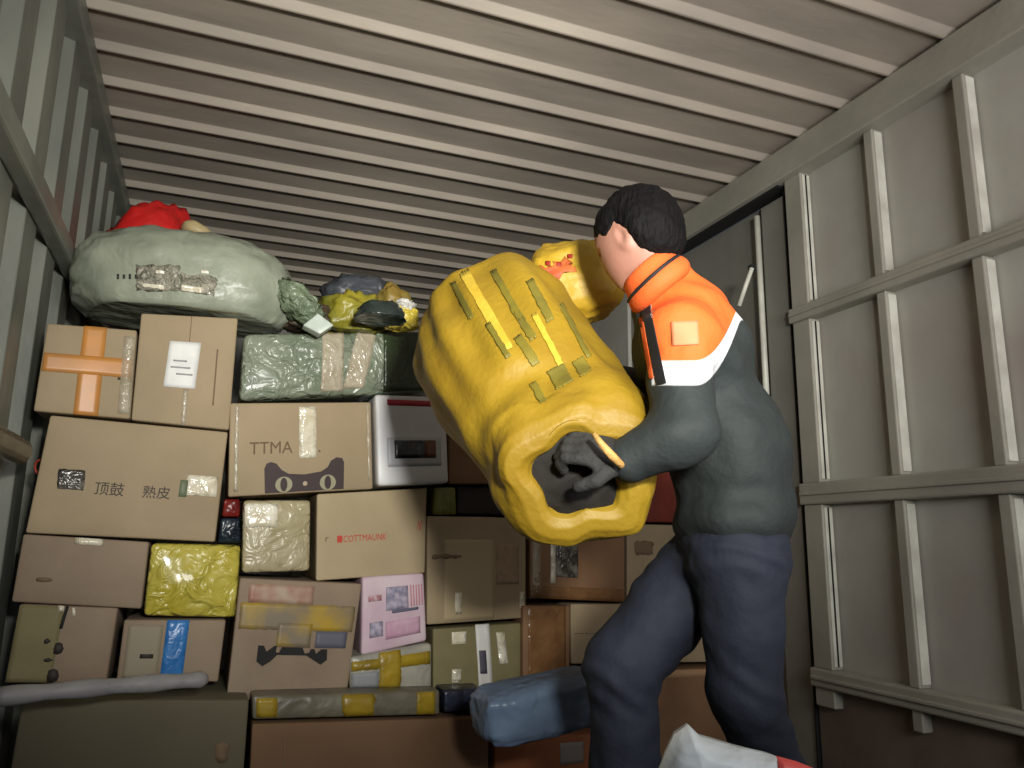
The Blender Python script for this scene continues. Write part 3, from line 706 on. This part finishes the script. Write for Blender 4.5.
def hand(B, w, palm_dir, up, g=0.0, k_=.006, sc=1.0):
    """palm from the wrist, four fingers bent twice and a thumb leaving its side"""
    pd = palm_dir / np.linalg.norm(palm_dir); up = up - up.dot(pd) * pd; up /= np.linalg.norm(up); sd = np.cross(pd, up)
    c = w + pd * .05
    B.ell(c, np.array([pd, sd, up]), (.050 * sc + g, .042 * sc + g, .018 * sc + g), .012)
    tips = []
    for i, (off, ln) in enumerate(zip((-.029, -.010, .010, .028), (.062, .072, .068, .052))):
        a = w + pd * .085 * sc + sd * off * sc
        d1 = pd * .9 - up * .35; d2 = pd * .25 - up * .95; d3 = -pd * .55 - up * .75
        d1, d2, d3 = (x_ / np.linalg.norm(x_) for x_ in (d1, d2, d3))
        p1 = a + d1 * ln * .48 * sc; p2 = p1 + d2 * ln * .34 * sc; p3 = p2 + d3 * ln * .28 * sc
        B.cone(a, p1, .0092 + g, .0085 + g, k_).cone(p1, p2, .0085 + g, .0078 + g, .003).cone(p2, p3, .0078 + g, .007 + g, .003)
    t0 = w + pd * .03 - sd * .030; t1 = t0 + (pd * .5 - sd * .75 - up * .2) * .042; t2 = t1 + (pd * .7 - sd * .2 - up * .6) * .036
    B.cone(t0, t1, .0125 + g, .0105 + g, .01).cone(t1, t2, .0105 + g, .0088 + g, .003)
# near hand hooks over the rim of the sack mouth
hand(B, J['wrL'], D(598, 452, 1.44) - J['wrL'], np.array([-.1, -.8, .5]))
hand(B, J['wrR'], np.array([-.7, -.35, .2]), np.array([-.3, .8, .5]))
person = fmesh('person', B, skin_m, it=1)
recentre(person, (J['anL'] + J['anR']) / 2 - np.array([0, 0, .085]))
tag(person, 'worker in a dark jacket with orange shoulders heaving a yellow sack, seen from behind', 'person')
GLV = Field(J['wrL'] - .17, J['wrL'] + .17, .0035)
hand(GLV, J['wrL'], D(598, 452, 1.44) - J['wrL'], np.array([-.1, -.8, .5]), .003)
GLV.cone(J['wrL'] + (J['elL'] - J['wrL']) * .12, J['wrL'] + (D(598, 452, 1.44) - J['wrL']) * .3, .036, .032, .012)
gl = fmesh('glove', GLV, mat('dark_glove', (52, 52, 50), .8, (38, 38, 38), 30, bump=.4, bscale=90), person, it=1); gl['label'] = 'dark knitted glove'
GLR = Field(J['wrR'] - .17, J['wrR'] + .17, .0035)
hand(GLR, J['wrR'], np.array([-.7, -.35, .2]), np.array([-.3, .8, .5]), .003)
GLR.cone(J['wrR'] + (J['elR'] - J['wrR']) * .12, J['wrR'] + np.array([-.7, -.35, .2]) * .03, .036, .032, .012)
fmesh('glove', GLR, MATS['dark_glove'], person, it=1)['label'] = 'dark knitted glove'
# hair
Hh = Field(J['head'] - .17, J['head'] + .17, .005)
Hh.ell(HP(-.012, 0, .035), hax, (.098, .078, .090), .02).ell(HP(-.050, 0, -.012), hax, (.060, .076, .075), .03)
Hh.ell(HP(.085, 0, -.040), hax, (.072, .075, .085), -.015)                       # face opening
for s_ in (-1, 1): Hh.ell(HP(.006, s_ * .085, -.035), hax, (.030, .03, .048), -.01)
def hd(V, Q):
    N = vnormals(V, Q)
    return V + N * np.array([[.0045 * nz(p, 28, 1) + .003 * nz(p, 70, 3)] for p in V])
fmesh('hair', Hh, mat('black_hair', (15, 13, 14), .75, (9, 8, 8), 60, bump=.6, bscale=120, stretch=(1, 1, .3), spec=.15), person, hd, 1)
# jacket
jm = bpy.data.materials.new('jacket_fabric'); jm.use_nodes = True
bs = jm.node_tree.nodes['Principled BSDF']; bs.inputs['Roughness'].default_value = .75
at_ = nd(jm, 'ShaderNodeAttribute', attribute_name='yoke'); L = jm.node_tree.links.new
def thr(v, t, a=1.2):
    n_ = nd(jm, 'ShaderNodeMapRange'); n_.inputs[1].default_value = t - a; n_.inputs[2].default_value = t + a; L(v, n_.inputs[0]); return n_.outputs[0]
m1 = nd(jm, 'ShaderNodeMix', data_type='RGBA'); m1.inputs[6].default_value = lin((240, 106, 40)); m1.inputs[7].default_value = lin((226, 228, 232)); L(thr(at_.outputs['Fac'], 0), m1.inputs[0])
m2 = nd(jm, 'ShaderNodeMix', data_type='RGBA'); m2.inputs[7].default_value = lin((42, 49, 49)); L(m1.outputs[2], m2.inputs[6]); L(thr(at_.outputs['Fac'], 24), m2.inputs[0]); L(m2.outputs[2], bs.inputs['Base Color'])
tc = nd(jm, 'ShaderNodeTexCoord'); n_ = nd(jm, 'ShaderNodeTexNoise', Scale=14.0, Detail=4.0); L(tc.outputs['Object'], n_.inputs['Vector']); bp = nd(jm, 'ShaderNodeBump', Strength=.5, Distance=.02); L(n_.outputs[0], bp.inputs['Height']); L(bp.outputs[0], bs.inputs['Normal'])
C_ = Field(np.array([.2, .9, -.35]) , np.array([1.5, 2.35, .75]), .007)
tax = frame(lft, J['chest'] - J['pelvis'])
C_.ell(J['chest'], tax, (.175, .098, .135), .05)
C_.cone(J['chest'], J['belly'], .108, .112, .05).cone(J['belly'], J['pelvis'], .112, .118, .05)
C_.ell(D(730, 450, 1.66), tax, (.145, .112, .17), .05).ell(D(735, 518, 1.65), tax, (.155, .122, .075), .03)
C_.ell(D(692, 318, 1.70), tax, (.13, .075, .065), .04)
for s_ in 'LR':
    C_.cone(J['chest'] * .5 + J['sh' + s_] * .5, J['sh' + s_], .075, .070, .04)
    C_.cone(J['sh' + s_], J['el' + s_], .068, .060, .03)
    e, w_ = J['el' + s_], J['wr' + s_]; C_.cone(e, e + (w_ - e) * .93, .058, .044, .03)
C_.cone(J['neckb'] + np.array([0, 0, -.02]), J['chest'], .075, .12, .04).cone(D(664, 286, 1.67), J['chest'], .062, .10, .03)
ns = (J['neckb'] - HP(-.02, 0, -.05))
C_.cone(HP(-.02, 0, -.06), J['neckb'] - ns * .05, .052, .044, -.008)
def jd(V, Q):
    N = vnormals(V, Q); out = np.zeros((len(V), 1))
    for i, p in enumerate(V):
        a = nz((p[0] * 5, p[1] * 5, p[2] * 14 + p[0] * 6), 1, 2); b_ = nz(p, 16, 7)
        out[i] = .011 * a * (1 - abs(a)) * 2 + .005 * b_
    return V + N * out
jk = fmesh('jacket', C_, jm, person, jd, 2)
jk['label'] = 'dark grey jacket with an orange yoke edged by a white band'
V = np.array([v.co[:] for v in jk.data.vertices]); PX, PY = proj(V)
yb = 361 - 60 * np.clip((PX - 694) / 46, 0, 1) ** 2.2
a_ = jk.data.attributes.new('yoke', 'FLOAT', 'POINT'); val = PY - yb
val = np.where(val > 0, val * (1 + .25 * np.clip((PX - 705) / 35, 0, 1.2)), val)
val = np.where((PX < 651) & (PY > 292), 100, val)
a_.data.foreach_set('value', val.astype(np.float32))
bpy.context.view_layer.update()
drape('sleeve_patch', jk, 685, 333, 27, 24, mat('patch_pale', (236, 140, 98), .7), person, n_=8, e=.004, ang=-.05, label='pale square patch on the orange shoulder')
# collar, its dark trim and the open front edge
orange = mat('orange_cloth', (238, 104, 42), .75, (226, 90, 34), 12, bump=.3, bscale=25)
blackc = mat('black_trim', (22, 22, 24), .7)
nax = RM @ np.array([-.62, .74, .12]); nax /= np.linalg.norm(nax)
nc = J['neckb'] - nax * -.045
cu_, cv_ = np.cross(nax, lft), None
cu_ /= np.linalg.norm(cu_); cv_ = np.cross(nax, cu_)
def ring(cn, rad_, a0, a1, n_, sq=1.0): return [cn + rad_ * (math.cos(t) * cu_ + sq * math.sin(t) * cv_) for t in np.linspace(a0, a1, n_)]
base_c = D(651, 275, 1.655)
CK = Field(base_c - .16, base_c + .16, .005)
def rk(off, rd, th, kk):
    g_ = ring(base_c + nax * off, rd, .35, 5.95, 30, 1.12)
    for i in range(29): CK.cone(g_[i], g_[i + 1], th, th, kk)
rk(.018, .051, .006, .006); rk(.007, .052, .007, .012); rk(-.005, .054, .008, .012); rk(-.018, .056, .010, .014); rk(-.032, .058, .012, .02)
co = fmesh('collar', CK, orange, person, None, 1); co['label'] = 'orange stand up collar'
tube('collar_piping', ring(base_c - nax * .012, .0715, .6, 5.7, 40, 1.12), .0045, blackc, person, 8)
bpy.context.view_layer.update()
def on_jacket(px, py, e=.004):
    d = ray(px, py); d /= np.linalg.norm(d); inv = jk.matrix_world.inverted()
    ok, loc, nr, _i = jk.ray_cast(inv @ Vector((0, 0, 0)), inv.to_3x3() @ Vector(d))
    return np.array(jk.matrix_world @ loc) - d * e if ok else None
drape('front_placket', jk, 653, 345, 80, 10, blackc, person, n_=12, e=.004, ang=math.radians(78), label='black front placket')
drape('front_edge', jk, 646, 348, 62, 4, orange, person, n_=12, e=.005, ang=math.radians(80), label='thin orange front edge')
# trousers
TJ = [J[a] for a in ('anL', 'anR', 'knL', 'knR', 'hipL', 'hipR', 'pelvis')]
T_ = Field(np.min(TJ, 0) - .17, np.max(TJ, 0) + .19, .007)
T_.ell(J['pelvis'] + np.array([0, 0, -.05]), tax, (.150, .112, .125), .04)
for s_, r0, r1, r2, r3 in (('L', .090, .070, .064, .056), ('R', .092, .078, .070, .060)):
    kn, an, hp = J['kn' + s_], J['an' + s_], J['hip' + s_]
    T_.cone(hp, hp * .5 + kn * .5, r0, (r0 + r1) / 2 + .002, .035).cone(hp * .5 + kn * .5, kn, (r0 + r1) / 2 + .002, r1, .02)
    T_.cone(kn, kn * .55 + an * .45, r1, r2, .03).cone(kn * .55 + an * .45, an + np.array([0, 0, .0]), r2, r3, .03)
def td(V, Q):
    N = vnormals(V, Q); out = np.zeros((len(V), 1))
    for i, p in enumerate(V):
        kz = min(abs(p[2] - J['knL'][2]), abs(p[2] - J['hipL'][2]))
        a = math.sin(p[2] * 110 + p[0] * 55 + 9 * nz(p, 7, 3)) * math.exp(-(kz / .08) ** 2)
        out[i] = .0022 * a + .008 * nz((p[0] * 3, p[1] * 3, p[2] * 10), 1, 5) + .003 * nz(p, 25, 8)
    return V + N * out
tr = fmesh('trousers', T_, mat('navy_cloth', (40, 46, 61), .8, (32, 38, 52), 8, bump=.4, bscale=30), person, td, 2)
# shoes
for s_ in 'LR':
    an = J['an' + s_]; d_ = np.array([-.85, .52, 0]); sax = frame(d_, (0, 0, 1))
    K = Field(an - .28, an + .28, .006)
    K.ell(an + d_ * .02 + np.array([0, 0, -.03]), sax, (.07, .042, .05), .02).ell(an + d_ * .12 + np.array([0, 0, -.045]), sax, (.09, .046, .034), .03)
    V, Q = K.mesh(); V[:, 2] = np.maximum(V[:, 2], floorz + .012)
    sh = mesh('shoe', V, Q, mat('shoe_leather', (30, 28, 28), .5), person, True)
    so = MB(); 
    tube('sole', [an + d_ * t + np.array([0, 0, -.078]) for t in (-.03, .04, .12, .19)], [.034, .04, .045, .034], rubber, person, 12).scale = (1, 1, 1)

# ------------------------------------------------------------------ yellow sacks
ysk = mat('yellow_woven', (160, 130, 30), .55, (144, 114, 24), 7, bump=.2, bscale=70, crinkle=.12, cscale=6)
olive = mat('olive_print', (124, 112, 34), .6, (104, 96, 34), 18)
ypale = mat('lit_ridge_yellow', (204, 176, 62), .5, (190, 158, 44), 9, bump=.2, bscale=70)  # paler yellow for light on the gather ridges
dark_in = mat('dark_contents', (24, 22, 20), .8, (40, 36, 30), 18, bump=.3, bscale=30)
T0 = D(492, 322, 1.98); T1 = D(580, 478, 1.52)
CLP = [D(495, 330, 1.98), D(521, 376, 1.82), D(552, 430, 1.68), D(571, 459, 1.56), D(579, 476, 1.47)]
axis = T1 - T0; LN = np.linalg.norm(axis); axis /= LN
sx_ = np.cross(axis, [0, 0, 1]); sx_ /= np.linalg.norm(sx_); sy_ = np.cross(sx_, axis)
rt = empty('yellow_sack', (T0 + T1) / 2, 'large tilted yellow woven sack with olive print held by the worker', 'sack', 'yellow sacks handled by the worker')
prof = [(-.12, .02), (-.115, .09), (-.09, .15), (-.04, .188), (.06, .205), (.2, .212), (.4, .208), (.6, .190), (.78, .172), (.9, .160), (.97, .146), (1.005, .126), (1.01, .104), (.985, .086), (.94, .079), (.88, .077)]
def CLc(t):
    u_ = t * 4; i = int(np.clip(math.floor(u_), 0, 3)); f_ = u_ - i
    P = [2 * CLP[0] - CLP[1]] + CLP + [2 * CLP[4] - CLP[3]]
    if f_ < 0 or f_ > 1: return P[i + 1] * (1 - f_) + P[i + 2] * f_
    a, b_, c, d = P[i], P[i + 1], P[i + 2], P[i + 3]
    return .5 * (2 * b_ + (c - a) * f_ + (2 * a - 5 * b_ + 4 * c - d) * f_ ** 2 + (3 * b_ - a - 3 * c + d) * f_ ** 3)
def CL(t):
    tg = CLc(t + .03) - CLc(t - .03); tg /= np.linalg.norm(tg)
    fx = sx_ - sx_.dot(tg) * tg; fx /= np.linalg.norm(fx)
    return CLc(t), fx, np.cross(fx, tg) * -1
nt = 96; V = []; F = []; rows = []
tt = np.array([p_[0] for p_ in prof]); rr_ = np.array([p_[1] for p_ in prof])
ks = np.linspace(0, len(prof) - 1, 90)
for kk in ks:
    t = np.interp(kk, range(len(prof)), tt); rad = np.interp(kk, range(len(prof)), rr_); row = []
    cc, fx, fy = CL(t)
    for i in range(nt):
        a = 2 * math.pi * i / nt
        g = max(0, 1 - (t + .12) / .75); pl = .026 * g * min(1, max(0, (t + .1) / .2)) * (math.sin(a * 12 + 2.2 * math.sin(a * 2) + 3 * t)) * .5
        inner = kk > 11.5
        nzv = .035 * nz((math.cos(a) * 1.2, math.sin(a) * 1.2, t * 2.5), 1, 4) + .012 * nz((math.cos(a) * 3, math.sin(a) * 3, t * 6), 1, 9)
        if inner: nzv *= .4
        mouth = .012 * math.sin(a * 5 + 1) * max(0, (t - .8) / .2)
        rd = rad * 1.0 + nzv + pl + mouth
        V.append(cc + rd * (math.cos(a) * fx + math.sin(a) * fy * .96))
    rows.append(t)
for j in range(len(ks) - 1):
    for i in range(nt): F.append((j * nt + i, j * nt + (i + 1) % nt, (j + 1) * nt + (i + 1) % nt, (j + 1) * nt + i))
V.append(CLc(-.125)); c0 = len(V) - 1
for i in range(nt): F.append((i, c0, (i + 1) % nt))
bodyS = mesh('sack_body', V, F, ysk, rt, True)
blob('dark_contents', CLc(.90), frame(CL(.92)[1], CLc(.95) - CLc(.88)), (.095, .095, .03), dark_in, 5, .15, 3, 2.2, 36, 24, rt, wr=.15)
bpy.context.view_layer.update()
an_ = math.radians(62)
for (cx, cy, l_, w_, ang) in ((523, 322, 40, 8, 58), (508, 296, 60, 7, 60), (540, 300, 46, 8, 62), (527, 350, 34, 9, 56), (462, 300, 40, 6, 62), (560, 376, 20, 19, 62), (582, 366, 17, 13, 60), (538, 392, 22, 7, 60), (498, 340, 40, 6, 58), (575, 330, 60, 5, 62), (590, 320, 50, 4, 58)):
    drape('printed_mark', bodyS, cx, cy, l_, w_, olive, rt, n_=12, e=.004, ang=math.radians(ang), jag=1.5)
for (cx, cy, l_, w_, ang) in ((486, 310, 90, 10, 60), (548, 340, 60, 6, 62)):
    drape('lit_ridge_strip', bodyS, cx, cy, l_, w_, ypale, rt, n_=14, e=.003, ang=math.radians(ang), jag=1.5)  # lit ridges of the gathers painted on as pale strips
tube('drawstring', [D(594, 434, 1.385), D(603, 446, 1.375), D(612, 456, 1.375), D(622, 466, 1.385)], [.005, .007, .008, .007], mat('tan_cord', (206, 160, 92), .7, bump=.4, bscale=90), rt, 8)

# second yellow sack between the first and his face
S2 = empty('yellow_sack', D(568, 300, 2.02), 'smaller yellow sack with red print squeezed between the big sack and the worker\'s face', 'sack', 'yellow sacks handled by the worker')
y2 = mat('yellow_woven_two', (190, 156, 44), .5, (174, 138, 34), 6, bump=.2, bscale=60, crinkle=.3, cscale=6)
b2 = blob('sack_body', D(574, 284, 2.0), frame(D(615, 262, 2.0) - D(530, 268, 2.0), (0, 0, 1)), (.125, .10, .105), y2, 21, .10, 1.8, 2.5, 56, 36, S2, wr=.05, wf=4)
bpy.context.view_layer.update()
rp = mat('red_print', (176, 74, 40), .6, (196, 120, 50), 22)
drape('red_print', b2, 556, 270, 34, 14, rp, S2, n_=8, e=.004, ang=-.35, jag=8)
for cx, cy in ((559, 264), (570, 256), (548, 263)): drape('red_spot', b2, cx, cy, 5, 4, mat('deep_red_print', (150, 36, 26), .6), S2, n_=3, e=.006)
